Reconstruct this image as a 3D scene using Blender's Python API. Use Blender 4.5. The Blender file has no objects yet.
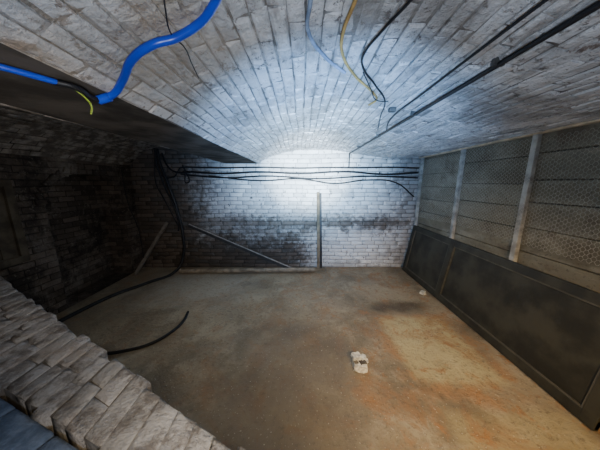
import bpy, math, random
from mathutils import Vector, Matrix
random.seed(7)
R = random.uniform
H = 1.6
# ------------------------------------------------------------ helpers
def new_obj(name, verts, faces, mat=None, smooth=False, parent=None):
    me = bpy.data.meshes.new(name)
    me.from_pydata([tuple(v) for v in verts], [], faces)
    me.update()
    if smooth:
        for p in me.polygons: p.use_smooth = True
    ob = bpy.data.objects.new(name, me)
    bpy.context.scene.collection.objects.link(ob)
    if mat: me.materials.append(mat)
    if parent: ob.parent = parent
    return ob

def empty(name):
    e = bpy.data.objects.new(name, None)
    bpy.context.scene.collection.objects.link(e)
    return e

class MB:
    def __init__(s): s.v=[]; s.f=[]
    def add(s, vs, fs):
        b=len(s.v); s.v+= [tuple(v) for v in vs]; s.f += [tuple(b+i for i in f) for f in fs]
    def box(s, c, size, rot=None, bev=0.0):
        hx,hy,hz=[a/2 for a in size]
        b=min(bev,hx*.9,hy*.9,hz*.9)
        if b<=0:
            vs=[Vector((x,y,z)) for z in(-hz,hz) for y in(-hy,hy) for x in(-hx,hx)]
            fs=[(0,2,3,1),(4,5,7,6),(0,1,5,4),(2,6,7,3),(0,4,6,2),(1,3,7,5)]
        else:
            import bmesh
            bm=bmesh.new()
            bmesh.ops.create_cube(bm,size=1)
            for v in bm.verts: v.co=Vector((v.co.x*2*hx,v.co.y*2*hy,v.co.z*2*hz))
            bmesh.ops.bevel(bm,geom=list(bm.edges),offset=b,segments=2,affect='EDGES',profile=.6)
            bm.verts.index_update()
            vs=[v.co.copy() for v in bm.verts]; fs=[tuple(v.index for v in f.verts) for f in bm.faces]
            bm.free()
        if rot is not None: vs=[rot@v for v in vs]
        s.add([Vector(c)+v for v in vs],fs)
    def obj(s,name,mat,smooth=False,parent=None): return new_obj(name,s.v,s.f,mat,smooth,parent)

def tube(name, pts, r, mat, parent=None, smoothc=True, res=6):
    cu=bpy.data.curves.new(name,'CURVE'); cu.dimensions='3D'
    cu.bevel_depth=r; cu.bevel_resolution=res; cu.use_fill_caps=True; cu.resolution_u=10
    sp=cu.splines.new('BEZIER' if smoothc else 'POLY')
    if smoothc:
        sp.bezier_points.add(len(pts)-1)
        for p,c in zip(sp.bezier_points,pts):
            p.co=c; p.handle_left_type='AUTO'; p.handle_right_type='AUTO'
    else:
        sp.points.add(len(pts)-1)
        for p,c in zip(sp.points,pts): p.co=(*c,1)
    ob=bpy.data.objects.new(name,cu); bpy.context.scene.collection.objects.link(ob)
    cu.materials.append(mat)
    if parent: ob.parent=parent
    return ob

# ------------------------------------------------------------ node helpers
class NT:
    def __init__(s,name,rough=.8,metal=0.0,spec=.3):
        s.m=bpy.data.materials.new(name); s.m.use_nodes=True
        s.t=s.m.node_tree; s.b=s.t.nodes['Principled BSDF']
        s.b.inputs['Roughness'].default_value=rough; s.b.inputs['Metallic'].default_value=metal
        s.b.inputs['Specular IOR Level'].default_value=spec
        tc=s.t.nodes.new('ShaderNodeTexCoord'); s.obj=tc.outputs['Object']
        sep=s.t.nodes.new('ShaderNodeSeparateXYZ'); s.l(s.obj,sep.inputs[0])
        s.x,s.y,s.z=sep.outputs
    def l(s,a,b): s.t.links.new(a,b)
    def put(s,v,inp):
        if isinstance(v,bpy.types.NodeSocket): s.l(v,inp)
        elif isinstance(v,(tuple,list)): inp.default_value=(*v,1) if len(v)==3 and len(inp.default_value)==4 else v
        else: inp.default_value=v
    def math(s,op,a,b=0,clamp=False):
        n=s.t.nodes.new('ShaderNodeMath'); n.operation=op; n.use_clamp=clamp
        s.put(a,n.inputs[0]); s.put(b,n.inputs[1]); return n.outputs[0]
    def ramp(s,v,a,b,c=0.0,d=1.0):
        n=s.t.nodes.new('ShaderNodeMapRange'); n.interpolation_type='SMOOTHSTEP'
        s.put(v,n.inputs[0])
        for i,q in enumerate((a,b,c,d)): n.inputs[i+1].default_value=q
        return n.outputs[0]
    def noise(s,scale,detail=4,rough=.55,vec=None,dist=0):
        n=s.t.nodes.new('ShaderNodeTexNoise'); s.l(vec or s.obj,n.inputs['Vector'])
        n.inputs['Scale'].default_value=scale; n.inputs['Detail'].default_value=detail
        n.inputs['Roughness'].default_value=rough; n.inputs['Distortion'].default_value=dist
        return n.outputs[0]
    def vec(s,sx,sy,sz):
        n=s.t.nodes.new('ShaderNodeMapping'); s.l(s.obj,n.inputs[0]); n.inputs['Scale'].default_value=(sx,sy,sz); return n.outputs[0]
    def mix(s,f,a,b,mode='MIX'):
        n=s.t.nodes.new('ShaderNodeMix'); n.data_type='RGBA'; n.blend_type=mode
        s.put(f,n.inputs[0]); s.put(a,n.inputs[6]); s.put(b,n.inputs[7]); return n.outputs[2]
    def island(s):
        n=s.t.nodes.new('ShaderNodeNewGeometry'); return n.outputs['Random Per Island']
    def bump(s,h,strength=.5,dist=.01):
        n=s.t.nodes.new('ShaderNodeBump'); n.inputs['Strength'].default_value=strength; n.inputs['Distance'].default_value=dist
        s.l(h,n.inputs['Height']); s.l(n.outputs[0],s.b.inputs['Normal'])
    def col(s,c): s.put(c,s.b.inputs['Base Color'])
    def box(s,x0,x1,y0,y1,soft=.06,warp=.12):
        w=s.math('MULTIPLY',s.math('SUBTRACT',s.noise(2.5,5),.5),warp)
        X=s.math('ADD',s.x,w); Y=s.math('ADD',s.y,w)
        a=s.ramp(X,x0-soft,x0+soft); b=s.ramp(X,x1-soft,x1+soft,1,0)
        c=s.ramp(Y,y0-soft,y0+soft); d=s.ramp(Y,y1-soft,y1+soft,1,0)
        return s.math('MULTIPLY',s.math('MULTIPLY',a,b),s.math('MULTIPLY',c,d))

def simple(name,col,rough=.5,metal=0,spec=.4,var=.35,scale=12,bump=.3):
    n=NT(name,rough,metal,spec)
    f=n.noise(scale,5)
    d=tuple(c*(1-var) for c in col)
    n.col(n.mix(n.ramp(f,.35,.65),d,col))
    if bump: n.bump(n.noise(scale*6,4),bump,.003)
    return n.m

# --- whitewashed vault (mortar and bricks share the same paint)
def m_vault(mort=False):
    n=NT('whitewashed_brick_vault'+('_mortar' if mort else ''),.5,0,.4)
    if mort: base=n.mix(n.ramp(n.noise(7,6,.65),.40,.62),(.10,.095,.09),(.34,.34,.34))
    else: base=n.mix(n.island(),(.50,.50,.51),(.67,.67,.68))
    dirt=n.ramp(n.noise(1.7,8,.72,dist=.6),.44,.64)
    c=n.mix(n.math('MULTIPLY',dirt,.70),base,(.19,.175,.16))
    streak=n.ramp(n.noise(6,6,.7,vec=n.vec(2.2,.5,2.2)),.51,.65)
    c=n.mix(n.math('MULTIPLY',streak,.6),c,(.17,.15,.135))
    sp=n.ramp(n.noise(24,8,.78),.55,.63)
    c=n.mix(n.math('MULTIPLY',sp,.85),c,(.08,.06,.05))
    chip=n.ramp(n.noise(9,7,.7,dist=.4),.61,.65)
    c=n.mix(n.math('MULTIPLY',chip,.8),c,(.13,.085,.065))
    ye=n.math('MULTIPLY',n.ramp(n.noise(1.1,3),.46,.64),n.ramp(n.y,1.0,2.4,.6,0))
    c=n.mix(ye,c,(.44,.35,.25))
    n.col(c)
    h=n.math('ADD',n.noise(20,8,.62),n.math('MULTIPLY',n.noise(60,4,.6),.25))
    n.bump(h,1.0,.022); return n.m
def m_mortar(name,a,b):
    n=NT(name,.9,0,.2); n.col(n.mix(n.ramp(n.noise(9,5),.4,.65),a,b)); n.bump(n.noise(30,7),.8,.02); return n.m
def m_backwall(mort=False):
    n=NT('whitewashed_brick_wall'+('_mortar' if mort else ''),.75,0,.3)
    white=n.mix(n.island(),(.50,.50,.50),(.80,.80,.79)) if not mort else n.mix(n.noise(8,4),(.22,.21,.20),(.38,.38,.38))
    br=n.mix(n.island(),(.035,.028,.022),(.11,.085,.068)) if not mort else n.mix(n.noise(8,4),(.02,.016,.012),(.045,.036,.028))
    ns=n.noise(1.7,7,.65); fine=n.noise(12,6,.7)
    rnd=n.math('MULTIPLY',n.math('SUBTRACT',n.math('ADD',ns,fine),1.0),1.1)
    zc=n.math('ABSOLUTE',n.math('SUBTRACT',n.math('ADD',n.z,n.math('MULTIPLY',n.math('SUBTRACT',ns,.5),.35)),.86))
    band=n.ramp(n.math('SUBTRACT',zc,n.math('MULTIPLY',rnd,.45)),-.02,.34,.88,0)
    zz=n.math('ADD',n.z,n.math('MULTIPLY',rnd,1.0)); xx=n.math('ADD',n.x,n.math('MULTIPLY',rnd,.9))
    foot=n.math('MULTIPLY',n.ramp(zz,.35,1.45,1,0),n.ramp(xx,-.2,.7,1,.12))
    foot2=n.math('MULTIPLY',n.ramp(zz,.0,.25,1,0),.5)
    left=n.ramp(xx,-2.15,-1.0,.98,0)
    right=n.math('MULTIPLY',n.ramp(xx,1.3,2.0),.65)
    sp=n.math('MULTIPLY',n.ramp(fine,.57,.66),.75)
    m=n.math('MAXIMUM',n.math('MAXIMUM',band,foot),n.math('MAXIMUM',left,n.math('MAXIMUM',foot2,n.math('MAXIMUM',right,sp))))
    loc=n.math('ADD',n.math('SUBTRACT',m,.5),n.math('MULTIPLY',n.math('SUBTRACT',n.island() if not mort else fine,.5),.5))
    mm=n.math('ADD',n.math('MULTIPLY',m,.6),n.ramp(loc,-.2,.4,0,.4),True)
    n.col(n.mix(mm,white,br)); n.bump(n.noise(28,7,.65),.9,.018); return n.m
def m_darkbrick(name='sooty_brick',k=.8):
    n=NT(name,.85,0,.2)
    b=n.t.nodes.new('ShaderNodeTexBrick')
    cm=n.t.nodes.new('ShaderNodeCombineXYZ'); n.l(n.math('ADD',n.math('ADD',n.y,n.x),n.math('MULTIPLY',n.noise(3),.05)),cm.inputs[0]); n.l(n.math('ADD',n.z,n.math('MULTIPLY',n.noise(4),.03)),cm.inputs[1]); n.l(cm.outputs[0],b.inputs['Vector'])
    b.inputs['Scale'].default_value=1; b.inputs['Brick Width'].default_value=.225; b.inputs['Row Height'].default_value=.075
    b.inputs['Mortar Size'].default_value=.007; b.inputs['Mortar Smooth'].default_value=.6
    b.inputs['Color1'].default_value=(.06*k,.048*k,.04*k,1); b.inputs['Color2'].default_value=(.16*k,.125*k,.10*k,1); b.inputs['Mortar'].default_value=(.05*k,.042*k,.035*k,1)
    c=n.mix(n.ramp(n.noise(1.3,8,.7),.50,.68),b.outputs[0],(.22*k,.19*k,.16*k))
    c=n.mix(n.math('MULTIPLY',n.ramp(n.noise(2.2,8,.7),.46,.62),.85),c,(.02,.017,.015))
    c=n.mix(n.math('MULTIPLY',n.ramp(n.noise(20,7,.75),.56,.64),.5),c,(.26*k,.23*k,.19*k))
    n.col(c)
    h=n.math('SUBTRACT',n.math('MULTIPLY',n.noise(22,8,.7),1.2),b.outputs[1]); n.bump(h,1,.020); return n.m
def m_floor():
    n=NT('stained_concrete',.75,0,.35)
    big=n.noise(1.1,7,.6,dist=.4); mid=n.noise(4,7,.65); fine=n.noise(30,6,.7)
    c=n.mix(n.ramp(big,.35,.65),(.165,.133,.090),(.31,.255,.175))
    c=n.mix(n.math('MULTIPLY',n.ramp(mid,.46,.68),.6),c,(.39,.34,.25))
    c=n.mix(n.math('MULTIPLY',n.box(.95,1.70,1.45,2.35),.6),c,(.52,.445,.24))
    c=n.mix(n.math('MULTIPLY',n.box(1.0,1.9,.6,1.25),.4),c,(.46,.38,.20))
    c=n.mix(n.math('MULTIPLY',n.box(-2.4,-.8,2.7,3.7,.4,.6),.6),c,(.42,.39,.33))
    rust=n.math('MULTIPLY',n.ramp(n.noise(2.3,8,.75,dist=.9),.48,.64),n.ramp(n.x,-1.2,1.0,.35,.70))
    c=n.mix(rust,c,(.26,.135,.06))
    c=n.mix(n.math('MULTIPLY',n.ramp(n.noise(6,7,.75,dist=.5),.54,.66),n.ramp(n.x,-.8,1.2,.35,.75)),c,(.30,.14,.05))
    edge=n.math('SUBTRACT',n.box(.86,1.80,1.33,2.40,.08,.3),n.box(.98,1.68,1.48,2.30,.08,.3),True)
    c=n.mix(n.math('MULTIPLY',edge,n.ramp(mid,.42,.6,.05,.7)),c,(.31,.145,.05))
    c=n.mix(n.math('MULTIPLY',n.box(-.6,.40,.6,2.2,.35,.9),.6),c,(.11,.083,.055))
    damp=n.ramp(n.noise(1.4,6,.65,vec=n.vec(1.3,.8,1)),.55,.68)
    c=n.mix(n.math('MULTIPLY',damp,.45),c,(.10,.077,.053))
    wet=n.box(.95,1.6,2.48,2.68,.12,.5)
    c=n.mix(n.math('MULTIPLY',wet,.8),c,(.05,.04,.03))
    c=n.mix(n.math('MULTIPLY',n.ramp(fine,.54,.64),.55),c,(.10,.08,.055))
    c=n.mix(n.math('MULTIPLY',n.ramp(n.noise(60,3),.64,.70),.5),c,(.55,.49,.38))
    n.col(c); n.put(n.ramp(mid,.3,.7,.45,.85),n.b.inputs['Roughness'])
    n.bump(n.math('ADD',n.math('MULTIPLY',big,1.5),n.math('ADD',mid,n.math('MULTIPLY',fine,.6))),.8,.025); return n.m
def m_plank():
    n=NT('weathered_board',.85,0,.2)
    c=n.mix(n.island(),(.12,.107,.078),(.19,.173,.130))
    c=n.mix(n.ramp(n.noise(3,8,.65,vec=n.vec(1,.6,1.6)),.45,.7),c,(.25,.235,.185))
    c=n.mix(n.math('MULTIPLY',n.ramp(n.noise(2.5,4),.52,.65),.6),c,(.08,.055,.035))
    c=n.mix(n.math('MULTIPLY',n.ramp(n.noise(40,5,.7),.55,.65),.5),c,(.05,.04,.03))
    n.col(c); n.bump(n.noise(20,8,.7,vec=n.vec(1,.6,2)),.8,.015); return n.m

M_VAULT=m_vault(); M_VM=m_vault(True)
M_BW=m_backwall(); M_BM=m_backwall(True)
M_DB=m_darkbrick(); M_FL=m_floor(); M_PL=m_plank()
M_BLK=simple('black_rubber',(.012,.012,.014),.5,0,.3,.3,20,.1)
M_BLUE=simple('blue_polyethylene',(.010,.05,.50),.35,0,.5,.2,8,.05)
M_GY=simple('yellow_green_sheath',(.35,.45,.05),.5)
M_YEL=simple('ochre_cable_sheath',(.50,.32,.11),.7,0,.2,.4,20)
M_PB=simple('pale_blue_sheath',(.28,.36,.50),.7,0,.2,.4,20)
M_WOODD=simple('dark_painted_wood',(.036,.035,.026),.6,0,.35,.5,6,.4)
M_WOODP=simple('dark_panel_board',(.040,.039,.029),.65,0,.35,.6,4,.4)
M_BAT=simple('pale_batten',(.42,.41,.38),.8,0,.2,.5,9,.5)
M_BEAM=simple('sooty_plaster',(.10,.085,.07),.9,0,.15,.6,5,.8)
M_OLDW=simple('old_timber',(.19,.15,.10),.7,0,.3,.45,9,.5)
M_STEEL=simple('dull_galvanised',(.10,.10,.10),.6,.4,.4,.4,18,.2)
M_PIPE=simple('dusty_pipe',(.28,.23,.17),.7,0,.3,.5,10,.3)
M_WIRE=simple('galvanised_wire',(.45,.43,.37),.6,.1,.4,.3,20,0)
M_WHITE=simple('white_plaster',(.72,.70,.62),.8,0,.3,.5,34,.8)

# ------------------------------------------------------------ vault profile
PR=[(-.74,1.94),(-.60,2.02),(-.40,2.09),(-.15,2.15),(.12,2.18),(.40,2.18),(.75,2.15),(1.10,2.09),(1.45,2.04),(1.80,2.035),(2.14,2.05)]
PL=[(-3.02,1.90),(-2.8,2.10),(-2.5,2.22),(-2.15,2.27),(-1.8,2.22),(-1.5,2.10),(-1.30,1.94)]
def dense(P,n=12):
    out=[]
    for i in range(len(P)-1):
        p0=Vector(P[max(i-1,0)]);p1=Vector(P[i]);p2=Vector(P[i+1]);p3=Vector(P[min(i+2,len(P)-1)])
        for k in range(n):
            t=k/n
            out.append(.5*((2*p1)+(p2-p0)*t+(2*p0-5*p1+4*p2-p3)*t*t+(3*p1-p0-3*p2+p3)*t**3))
    out.append(Vector(P[-1])); return out
def arcs(D):
    s=[0]
    for a,b in zip(D,D[1:]): s.append(s[-1]+(b-a).length)
    return s
def mk(P):
    D=dense(P);S=arcs(D)
    def f(s):
        s=max(0,min(S[-1]-1e-6,s))
        import bisect
        i=max(0,min(len(D)-2,bisect.bisect_right(S,s)-1))
        t=(s-S[i])/(S[i+1]-S[i]); p=D[i].lerp(D[i+1],t); d=(D[i+1]-D[i]).normalized()
        return p,Vector((d.y,-d.x))   # normal pointing down
    return f,S[-1],D
def vz(x):
    D=DV
    for a,b in zip(D,D[1:]):
        if a.x<=x<=b.x: return a.y+(b.y-a.y)*(x-a.x)/(b.x-a.x)
    return D[0].y
fV,LV,DV=mk(PR); fL,LL,DL=mk(PL)

def brick(mb, place, s0,s1,t0,t1,h,jj=.0022,tilt=.0025,ib=.011):
    """place(s,t,h)->Vector ; irregular worn brick face"""
    j=lambda a:R(-a,a)
    vs=[]
    tl=[j(tilt*1.6) for _ in range(4)]
    for ins,hh in((0,-.012),(.0015,h*.45),(ib,h)):
        for k,(s,t,ss,tt) in enumerate(((s0,t0,1,1),(s1,t0,-1,1),(s1,t1,-1,-1),(s0,t1,1,-1))):
            vs.append(place(s+ss*ins+j(jj),t+tt*ins+j(jj*2),hh+(tl[k] if ins else 0)))
    fs=[]
    for k in(0,4):
        for i in range(4):
            a=k+i;b=k+(i+1)%4; fs.append((a,b,b+4,a+4))
    sc=(s0+s1)/2;tc=(t0+t1)/2
    vs.append(place(sc,tc,h+R(-.002,.002)))
    for i in range(4): fs.append((8+i,8+(i+1)%4,12))
    mb.add(vs,fs)
def brickfield(place,S0,S1,T0,T1,row,length,gap=.009,h=.011,jit=.004,jj=.0022,tilt=.0025,lv=.08,ib=.011):
    mb=MB(); n=int(round((S1-S0)/row)); row=(S1-S0)/n
    for i in range(n):
        s=S0+i*row; t=T0-(length*.5 if i%2 else 0)-R(0,.05)
        while t<T1:
            L=length*R(1-lv*1.3,1+lv); a=max(t,T0); b=min(t+L-gap,T1)
            if b-a>.04: brick(mb,place,s+gap*.5,s+row-gap*.5,a,b,h+R(-jit,jit),jj,tilt,ib)
            t+=L
    return mb
YB=3.94; Y0=-1.3
def waver(s,t): return .008*math.sin(t*2.3+s*3)+.006*math.sin(t*5.1+1.7*s)
def lump(s,t): return .006*math.sin(t*3.1+s*5)*math.sin(t*1.3-s*2.2)
def pV(s,t,h):
    p,n=fV(s+waver(s,t)); h+=lump(s,t)*.5 if h>0 else 0
    return Vector((p.x+n.x*h,t,p.y+n.y*h))
def pLf(s,t,h):
    p,n=fL(s+waver(s,t)); return Vector((p.x+n.x*h,t,p.y+n.y*h))
def pB(s,t,h): return Vector((t,YB-h,s+waver(s,t)*.8))

ceiling=empty('ceiling')
brickfield(pV,0,LV,Y0,YB,.062,.19,gap=.006,h=.0075,jit=.0028,jj=.0040,tilt=.0026,lv=.2,ib=.008).obj('vault_bricks',M_VAULT,False,ceiling)
def strip(D,name,mat,off=0.0):
    v=[];f=[]
    for i,p in enumerate(D):
        for y in(Y0,YB+.15): v.append((p.x,y,p.y+off))
    for i in range(len(D)-1): f.append((2*i,2*i+1,2*i+3,2*i+2))
    return new_obj(name,v,f,mat,False,ceiling)
strip(DV,'vault_mortar_bed',M_VM)
brickfield(pLf,0,LL,Y0,YB,.072,.225,h=.010).obj('side_vault_bricks',m_mortar('dirty_side_vault',(.10,.085,.07),(.26,.23,.20)),False,ceiling)
strip(DL,'side_vault_bed',M_DB)
mb=MB(); mb.box((-1.02,(Y0+YB)/2,2.14),(.575,YB-Y0,.40),bev=.012)
mb.obj('ceiling_downstand_beam',M_BEAM,False,ceiling)
mb=MB(); mb.box((-.44,(Y0+YB)/2,2.45),(5.5,YB-Y0+.3,.2)); mb.obj('roof_slab',M_BEAM,False,ceiling)

# ------------------------------------------------------------ floor with gentle unevenness
v=[];f=[];nx,ny=60,60
for j in range(ny+1):
    for i in range(nx+1):
        x=-3.2+5.5*i/nx;y=Y0+(YB+.1-Y0)*j/ny
        v.append((x,y,.004*math.sin(x*2.1+y)*math.sin(y*1.7)-.004))
for j in range(ny):
    for i in range(nx):
        a=j*(nx+1)+i; f.append((a,a+1,a+nx+2,a+nx+1))
new_obj('floor',v,f,M_FL,True)

# ------------------------------------------------------------ back wall
wb=empty('wall_back')
brickfield(pB,0,2.32,-3.02,2.14,.075,.225,gap=.008,h=.010,jj=.0035,tilt=.003).obj('wall_bricks',M_BW,True,wb)
mb=MB(); mb.box((-.44,YB+.1,1.2),(5.3,.2,2.5)); mb.obj('wall_mortar_bed',M_BM,False,wb)

# ------------------------------------------------------------ left wall with arched recess
wl=empty('wall_left')
XL=-3.02
def arch_wall():
    mb=MB(); y0,y1,zs,zr=2.55,3.65,1.35,.38
    X=XL; D=.35
    N=16; arc=[(y0+(y1-y0)*(1-math.cos(math.pi*k/N))/2, zs+zr*math.sin(math.pi*k/N)) for k in range(N+1)]
    q=lambda a,b,c,d: mb.add([a,b,c,d],[(0,1,2,3)])
    q((X,Y0,0),(X,y0,0),(X,y0,2.4),(X,Y0,2.4)); q((X,y1,0),(X,YB,0),(X,YB,2.4),(X,y1,2.4))
    for (ya,za),(yb,zb) in zip(arc,arc[1:]):
        q((X,ya,za),(X,yb,zb),(X,yb,2.4),(X,ya,2.4)); q((X,ya,za),(X-D,ya,za),(X-D,yb,zb),(X,yb,zb))
        q((X-D,ya,0),(X-D,yb,0),(X-D,yb,zb),(X-D,ya,za))
    q((X,y0,0),(X-D,y0,0),(X-D,y0,zs),(X,y0,zs)); q((X,y1,0),(X-D,y1,0),(X-D,y1,zs),(X,y1,zs))
    q((X,y0,0),(X,y1,0),(X-D,y1,0),(X-D,y0,0))
    return mb
arch_wall().obj('arched_brickwork',M_DB,False,wl)
mb=MB(); N=18
for k in range(N):
    a=math.pi*(k+.5)/N; y=3.10-.60*math.cos(a); z=1.35+.43*math.sin(a)
    mb.box((XL+.008,y,z),(.03,.105,.07),Matrix.Rotation(-(math.pi-a)*1.0,3,'X'),.006)
mb.obj('arch_voussoirs',M_DB,False,wl)
h=empty('timber_hatch')
M_HD=simple('dark_hatch_timber',(.085,.07,.05),.85,0,.2,.5,8,.5)
mb=MB()
for y in(1.62,2.22): mb.box((XL+.03,y,1.2),(.05,.07,.86),bev=.006)
for z in(.80,1.60): mb.box((XL+.032,1.92,z),(.05,.66,.07),bev=.006)
mb.obj('frame',M_HD,False,h)
mb=MB()
for i in range(4): mb.box((XL+.018,1.72+i*.135,1.2),(.02,.128,.76),bev=.004)
mb.obj('boards',M_HD,False,h)

# ------------------------------------------------------------ right wall : boards, battens, netting
wr=empty('wall_right'); XR=2.14
mb=MB(); ys=[Y0,-.62,.26,1.14,2.03,2.91,3.86,YB]
for a,b in zip(ys,ys[1:]):
    z=0
    while z<2.04:
        hh=R(.20,.26); t=min(z+hh,2.06)
        if t-z>.03: mb.box((XR+.012+R(-.006,.006),(a+b)/2,(z+t)/2),(.03,b-a-.004,t-z-.008),Matrix.Rotation(R(-.006,.006),3,'X'),.004)
        z=t
mb.obj('horizontal_boards',M_PL,False,wr)
mb=MB(); mb.box((XR+.08,(Y0+YB)/2,1.1),(.08,YB-Y0+.1,2.3)); mb.obj('wall_backing',M_BEAM,False,wr)
mb=MB()
for y in ys[1:-1]: mb.box((XR-.025,y,1.03),(.04,.05,2.02),bev=.005)
mb.obj('battens',M_BAT,False,wr)
mb=MB(); mb.box((XR-.03,(Y0+YB)/2,2.035),(.05,YB-Y0-.02,.022),bev=.004); mb.obj('trim_1',simple('pale_wood_strip',(.60,.48,.33),.7),False,None)
# wire netting : hexagonal mesh of twisted wires
cu=bpy.data.curves.new('wire_netting','CURVE'); cu.dimensions='3D'; cu.bevel_depth=.0012; cu.bevel_resolution=0
P=.046; hrow=.036; z=1.05; k=0
while z<2.0:
    pts=[]; y=.3
    while y<3.84:
        sg=1 if k%2 else -1
        pts+= [(y,-sg),(y+P*.25,-sg),(y+P*.5,sg),(y+P*.75,sg)]
        y+=P
    sp=cu.splines.new('POLY'); sp.points.add(len(pts)-1)
    for i,(yy,s_) in enumerate(pts):
        sp.points[i].co=(XR-.050+.006*math.sin(yy*4+z*3),yy,z+s_*hrow*.25+.012*math.sin(yy*3),1)
    z+=hrow*.5; k+=1
ob=bpy.data.objects.new('wire_netting',cu); bpy.context.scene.collection.objects.link(ob); cu.materials.append(M_WIRE)

# leaning framed panel
lp=empty('framed_timber_panel')
y0,y1=1.12,3.80; Hh=.86
base=Vector((1.93,0,.005)); top=Vector((2.065,0,.85)); up=(top-base).normalized(); nor=Vector((-up.z,0,up.x))
def pc(y,hh,off=0): return base+up*hh+nor*off+Vector((0,y,0))
Rm=Matrix(((nor.x,0,up.x),(0,1,0),(nor.z,0,up.z)))
mb=MB()
L=y1-y0
for hh,w in((.04,.08),(Hh-.04,.08)): mb.box(pc((y0+y1)/2,hh,.0),(.035,L,w),Rm,.005)
for y,w in((y0+.04,.08),(2.78,.09),(y1-.04,.08)): mb.box(pc(y,Hh/2,.002),(.037,w,Hh-.02),Rm,.005)
mb.obj('frame',M_WOODD,False,lp)
mb=MB()
mb.box(pc((y0+2.78)/2,Hh/2,-.006),(.012,2.78-y0-.1,Hh-.12),Rm); mb.box(pc((2.78+y1)/2,Hh/2,-.006),(.012,y1-2.78-.1,Hh-.12),Rm)
mb.obj('panels',M_WOODP,False,lp)
mb=MB()
for (a,b) in((y0+.08,2.735),(2.825,y1-.08)):
    for hh in(.085,Hh-.085): mb.box(pc((a+b)/2,hh,.006),(.018,b-a,.014),Rm,.004)
    for y in(a+.006,b-.006): mb.box(pc(y,Hh/2,.006),(.018,.014,Hh-.17),Rm,.004)
mb.obj('beading',simple('worn_beading',(.075,.07,.055),.7),False,lp)

# ------------------------------------------------------------ foreground low wall with rowlock coping
fw=empty('low_brick_wall'); ZT=.9
A=Vector((.12,.306)); B=Vector((-2.6,1.688)); L=(B-A).length
C=Vector((.12,.215)); E=Vector((-2.6,1.16))
d=(B-A).normalized(); nB=Vector((-d.y,d.x))
if nB.y>0: nB=-nB
mb=MB(); s=0; rowi=0
while s<L:
    w=.078*R(.82,1.18); f0=s/L; f1=min((s+w-.001)/L,1)
    a0=A.lerp(B,f0);a1=A.lerp(B,f1);c0=C.lerp(E,f0);c1=C.lerp(E,f1)
    wid=((a0+a1)/2-(c0+c1)/2).length
    nseg=max(1,int(round(wid/.14))); st=R(-.2,.2)/nseg
    cuts=[0]+[ (k+1)/nseg+(st if k<nseg-1 else 0) for k in range(nseg)]
    offr=nB*R(-.012,.008)
    for k in range(nseg):
        t0=cuts[k];t1=cuts[k+1]-.002/wid
        q=[a0.lerp(c0,t0),a1.lerp(c1,t0),a1.lerp(c1,t1),a0.lerp(c0,t1)]
        q0=sum(q,Vector((0,0)))/4; dz=R(-.0035,.0035); tl=[R(-.003,.003) for _ in range(4)]
        vs=[]
        for ins,z in((0,-.12),(0,-.008),(.07,-.002),(.3,0)):
            for i,p in enumerate(q):
                pp=p.lerp(q0,ins)+offr+Vector((R(-.004,.004),R(-.004,.004))); vs.append((pp.x,pp.y,ZT+z+dz+tl[i]))
        fs=[]
        for kk in(0,4,8):
            for i in range(4): fs.append((kk+i,kk+(i+1)%4,kk+4+(i+1)%4,kk+4+i))
        fs.append((12,13,14,15)); mb.add(vs,fs)
    s+=w; rowi+=1
nn=NT('whitewashed_coping',.8,0,.2)
c=nn.mix(nn.island(),(.28,.26,.24),(.36,.335,.315)); c=nn.mix(nn.math('MULTIPLY',nn.ramp(nn.noise(9,8,.75),.45,.60),.8),c,(.11,.09,.075))
c=nn.mix(nn.math('MULTIPLY',nn.ramp(nn.noise(4,5,.7),.5,.65),.5),c,(.32,.265,.22))
nn.col(c); nn.bump(nn.math('ADD',nn.noise(16,8,.68),nn.math('MULTIPLY',nn.noise(60,5,.7),.3)),1.0,.030)
mb.obj('rowlock_coping',nn.m,True,fw)
mb=MB()
q=[A+nB*.012,B+nB*.012,E-nB*.012,C-nB*.012]
vs=[(p.x,p.y,0) for p in q]+[(p.x,p.y,ZT-.007) for p in q]
mb.add(vs,[(0,1,5,4),(1,2,6,5),(2,3,7,6),(3,0,4,7),(4,5,6,7)])
mb.obj('wall_core',m_mortar('coping_mortar',(.11,.095,.08),(.20,.18,.16)),False,fw)
mb=MB(); dC=(E-C).normalized(); nC=Vector((dC.y,-dC.x))
if nC.y>0: nC=-nC
s=0
while s<2.6:
    for k in range(3):
        p=C+dC*(s+.11+(.1 if k%2 else 0))+nC*(.056+k*.108)
        mb.box((p.x,p.y,ZT-.018-.08+R(-.004,.004)),(.219,.108,.16),Matrix.Rotation(math.atan2(dC.y,dC.x)+R(-.012,.012),3,'Z'),.014)
    s+=.222
nb=NT('bluish_brick',.85,0,.2)
nb.col(nb.mix(nb.ramp(nb.noise(8,8,.7),.4,.65),(.10,.135,.20),(.21,.26,.35))); nb.bump(nb.noise(18,9,.72),1,.03)  # noise mix of two bluish tones over the ledge bricks
mb.obj('ledge_bricks',nb.m,True,fw)
mb=MB(); p=C+dC*1.3+nC*.17
mb.box((p.x,p.y,.40),(2.6,.33,.79),Matrix.Rotation(math.atan2(dC.y,dC.x),3,'Z')); mb.obj('ledge_core',M_DB,False,fw)

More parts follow.
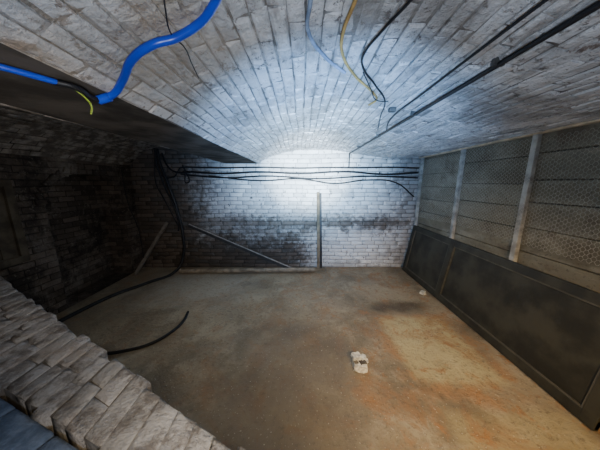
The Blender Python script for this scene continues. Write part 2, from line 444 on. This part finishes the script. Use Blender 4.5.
# ------------------------------------------------------------ ceiling services
def onv(pts,r,drop=0): return [(x,y,vz(x)-.013-r-drop) for x,y in pts]
bp=empty('blue_water_pipe')
tube('main_run',[(-.10,.45,2.13),(-.27,.764,2.115),(-.40,.81,2.07),(-.476,.795,2.04),(-.56,.815,2.01),(-.655,.88,1.97),(-.715,.91,1.94),(-.755,.91,1.92)],.0125,M_BLUE,bp)
tube('coupling',[(-.735,.91,1.927),(-.775,.903,1.912)],.0155,M_BLUE,bp)
tube('branch_run',[(-.79,.78,1.922),(-.84,.69,1.922),(-.95,.55,1.922),(-1.2,.2,1.922),(-1.3,-.4,1.922)],.009,M_BLUE,bp)
tube('black_joint',[(-.77,.903,1.91),(-.775,.87,1.912),(-.765,.81,1.92),(-.80,.77,1.922)],.010,M_BLK,bp)
tube('earth_wire',[(-.77,.80,1.925),(-.775,.82,1.915),(-.765,.835,1.90),(-.745,.835,1.87),(-.742,.825,1.84)],.0028,M_GY)
tube('thin_black_wire',onv([(-.33,.62),(-.379,.71),(-.415,.80),(-.41,.87),(-.43,.96),(-.452,1.068)],.002),.002,M_BLK)
tube('ochre_cable',onv([(.20,.5),(.174,.806),(.165,.943),(.183,1.068),(.296,1.289),(.449,1.479),(.52,1.60),(.50,1.70)],.005),.0065,M_YEL)
tube('pale_blue_cable',onv([(.06,.5),(.032,.806),(.029,.917),(.113,1.105),(.235,1.258)],.004),.007,M_PB)
tube('black_ceiling_cable',onv([(.40,.5),(.343,.806),(.312,.917),(.285,1.105),(.31,1.19),(.431,1.371),(.575,1.592),(.66,1.9),(.78,2.3)],.005,.004),.0048,M_BLK)
tube('black_ceiling_cable',[(.60,1.60,vz(.6)-.02),(.50,1.52,vz(.5)-.05),(.38,1.30,vz(.38)-.06),(.32,1.22,vz(.32)-.03)],.003,M_BLK)
cp=empty('ceiling_conduit')
tube('conduit_large',[(.86,Y0,vz(.86)-.03),(.86,YB-.03,vz(.86)-.03)],.0105,M_BLK,cp,False)
tube('conduit_small',[(.735,Y0,vz(.735)-.026),(.735,1.4,vz(.735)-.026),(.77,2.0,vz(.77)-.026),(.83,2.2,vz(.83)-.045)],.0055,M_BLK,cp)
mb=MB()
for y in(.3,1.05,1.75,2.5,3.3): mb.box((.86,y,vz(.86)-.018),(.05,.016,.034),bev=.004)
mb.box((.68,1.72,vz(.68)-.028),(.05,.04,.03),bev=.008)
mb.obj('saddle_clips',M_STEEL,False,cp)

# ------------------------------------------------------------ back wall services
bc=empty('wall_cable_run')
yb=YB-.05
tube('cable_1',[(-2.05,yb,1.875),(-1.4,yb,1.86),(-.7,yb,1.87),(0,yb,1.855),(.5,yb,1.865),(1.0,yb,1.86),(1.6,yb,1.87),(2.08,yb,1.855)],.012,M_BLK,bc)
tube('cable_2',[(-2.05,yb,1.80),(-1.4,yb,1.765),(-.7,yb,1.79),(0,yb,1.765),(.8,yb,1.795),(1.5,yb,1.75),(2.08,yb,1.78)],.016,M_BLK,bc)
tube('cable_3',[(-2.1,yb,1.75),(-1.3,yb-.01,1.69),(-.6,yb,1.72),(.3,yb,1.675),(1.2,yb-.01,1.715),(2.08,yb,1.69)],.013,M_BLK,bc)
tube('cable_4',[(-1.6,yb-.02,1.72),(-.7,yb-.02,1.64),(0,yb-.02,1.67),(.6,yb-.03,1.59),(1.2,yb-.03,1.65),(1.7,yb-.03,1.60),(2.03,yb-.03,1.36)],.011,M_BLK,bc)
mb=MB()
for x in(-1.75,-1.0,-.12,.62,1.35,1.9):
    mb.box((x,YB-.025,1.865),(.016,.05,.03),bev=.004); mb.box((x+.06,YB-.025,1.78),(.016,.05,.034),bev=.004)
mb.obj('cable_clips',M_STEEL,False,bc)
tube('wall_drop_conduit',[(.86,YB-.035,2.10),(.86,YB-.035,1.88)],.012,M_BLK,bc,False)

# hanging hoses on the left
hb=empty('black_hose_bundle')
tube('hose_long',[(-2.41,3.80,2.16),(-2.38,3.78,1.95),(-2.27,3.76,1.6),(-2.16,3.76,1.15),(-2.10,3.75,.7),(-2.12,3.72,.3),(-2.22,3.62,.06),(-2.45,3.22,.025),(-2.66,2.85,.025),(-2.76,2.45,.025),(-2.80,2.1,.025),(-2.85,1.6,.025)],.024,M_BLK,hb)
tube('hose_2',[(-2.46,3.82,2.18),(-2.44,3.8,1.9),(-2.34,3.8,1.5),(-2.22,3.78,1.2),(-2.17,3.78,.9),(-2.20,3.8,.75)],.017,M_BLK,hb)
tube('hose_3',[(-2.36,3.84,2.1),(-2.30,3.82,1.93),(-2.18,3.82,1.80),(-1.9,3.84,1.78)],.014,M_BLK,hb)
tube('hose_4',[(-2.50,3.84,1.9),(-2.38,3.82,1.72),(-2.2,3.82,1.7),(-2.02,3.84,1.86),(-1.98,3.84,1.60),(-2.02,3.84,1.9)],.011,M_BLK,hb)
tube('hose_5',[(-2.48,3.84,2.1),(-2.5,3.80,1.6),(-2.38,3.80,1.30),(-2.28,3.8,1.05),(-2.2,3.8,.85)],.010,M_BLK,hb)
tube('thin_wire',[(-2.9,3.6,1.85),(-2.88,3.6,1.3),(-2.78,3.62,.8),(-2.75,3.6,.3)],.006,M_BLK,hb)
tube('black_hose_offcut',[(-1.395,2.42,.024),(-1.36,2.25,.022),(-1.39,2.05,.022),(-1.50,1.88,.022),(-1.68,1.79,.022),(-1.86,1.75,.022)],.015,M_BLK)

# leaning items
def beam_between(name,p,q,w,t,mat,parent=None):
    p=Vector(p);q=Vector(q);z=(q-p).normalized();y=Vector((0,1,0));x=y.cross(z).normalized();y=z.cross(x)
    m=Matrix((x,y,z)).transposed(); mb=MB(); mb.box((p+q)/2,(w,t,(q-p).length),m,.003); return mb.obj(name,mat,False,parent)
lt=empty('leaning_plank')
beam_between('plank',(.345,3.80,.0),(.325,3.90,1.44),.05,.022,M_OLDW,lt)
beam_between('edge_strip',(.395,3.79,.0),(.366,3.89,1.42),.038,.03,M_BLK,lt)
beam_between('foot_block',(.24,3.79,.02),(.46,3.79,.02),.05,.06,M_OLDW,lt)
lb=empty('leaning_batten')
beam_between('batten_face',(-2.05,3.885,.83),(-.10,3.72,.02),.05,.03,simple('grey_batten',(.03,.028,.026),.7),lb)
beam_between('batten_top_edge',(-2.045,3.883,.858),(-.09,3.718,.046),.012,.032,simple('worn_batten_edge',(.30,.27,.24),.7),lb)
beam_between('leaning_pole',(-2.90,3.55,.02),(-2.42,3.86,.90),.05,.04,simple('grey_pole',(.16,.14,.12),.7))
tube('floor_pipe',[(-2.15,3.62,.05),(-1.0,3.65,.055),(.26,3.70,.05)],.038,M_PIPE)

# ------------------------------------------------------------ rubble
rb=empty('broken_plaster_block')
import bmesh
from mathutils import noise as mn
def chunk(name,c,size,mat,seed,parent,amp=1.0,rz=None):
    bm=bmesh.new(); bmesh.ops.create_cube(bm,size=1); bmesh.ops.subdivide_edges(bm,edges=list(bm.edges),cuts=5,use_grid_fill=True)
    rz=Matrix.Rotation(seed*.7 if rz is None else rz,3,'Z')
    for v in bm.verts:
        p=v.co.copy(); n=(mn.noise_vector(p*2.3+Vector((seed,0,0)))*.16+mn.noise_vector(p*7+Vector((0,seed,0)))*.05)*amp
        p+=n; p=Vector((p.x*size[0],p.y*size[1],max(p.z,-.45)*size[2])); v.co=rz@p+Vector(c)
    me=bpy.data.meshes.new(name); bm.to_mesh(me); bm.free()
    o=bpy.data.objects.new(name,me); bpy.context.scene.collection.objects.link(o); me.materials.append(mat)
    if parent: o.parent=parent
chunk('block_body',(.53,1.64,.030),(.115,.135,.065),M_WHITE,1.3,rb,.75,-.1)
chunk('block_upper',(.505,1.67,.07),(.07,.06,.04),M_WHITE,2.6,rb,.9,.2)
chunk('block_lump',(.56,1.665,.058),(.05,.05,.035),M_WHITE,6.1,rb,.9,.6)
chunk('block_core',(.55,1.615,.056),(.06,.045,.02),M_BEAM,3.1,rb,.7,.3)
chunk('block_dark',(.49,1.615,.05),(.035,.03,.03),M_OLDW,8.1,rb,.7,.3)
chunk('block_flake',(.60,1.69,.010),(.04,.03,.02),M_WHITE,4.4,rb)
chunk('white_rubble_lump',(1.80,2.90,.022),(.05,.06,.05),M_WHITE,5.2,None)

# ------------------------------------------------------------ lights
def spot(name,loc,tgt,e,col,ang,blend,rad=.03):
    l=bpy.data.lights.new(name,'SPOT'); l.energy=e; l.color=col; l.spot_size=math.radians(ang); l.spot_blend=blend; l.shadow_soft_size=rad
    o=bpy.data.objects.new(name,l); bpy.context.scene.collection.objects.link(o); o.location=loc
    o.rotation_euler=(Vector(tgt)-Vector(loc)).to_track_quat('-Z','Y').to_euler(); return o
spot('torch_halo',(.15,.35,1.35),(.30,3.94,2.08),480,(.25,.53,1.0),92,1.0,.05)
spot('torch_beam',(.15,.35,1.35),(.15,3.94,1.98),1150,(.44,.71,1.0),52,1.0,.04)
spot('torch_core',(.15,.35,1.35),(.15,3.94,1.88),2900,(.76,.90,1.0),30,1.0,.03)
spot('torch_spill',(.05,-.2,1.35),(.2,3.0,2.0),66,(.72,.83,1.0),160,.9,.05)
spot('warm_lamp',(.8,-.3,1.7),(1.35,1.7,0),260,(1.0,.66,.28),80,1.0,.1)
spot('warm_fill',(.1,-.1,1.75),(.2,2.6,0),115,(1.0,.79,.48),110,1.0,.15)
spot('side_fill',(-.5,.3,1.7),(-2.9,3.2,.9),34,(1.0,.86,.70),85,1.0,.15)
w=bpy.data.worlds.new('cellar_dark'); bpy.context.scene.world=w; w.use_nodes=True
w.node_tree.nodes['Background'].inputs[0].default_value=(.5,.6,.8,1); w.node_tree.nodes['Background'].inputs[1].default_value=.010

# ------------------------------------------------------------ camera
cam=bpy.data.cameras.new('camera'); cam.sensor_width=36; cam.lens=36*215/600; cam.clip_start=.02
co=bpy.data.objects.new('camera',cam); bpy.context.scene.collection.objects.link(co)
co.location=(0,0,H); co.rotation_euler=(math.radians(90-11.05),0,0)
bpy.context.scene.camera=co
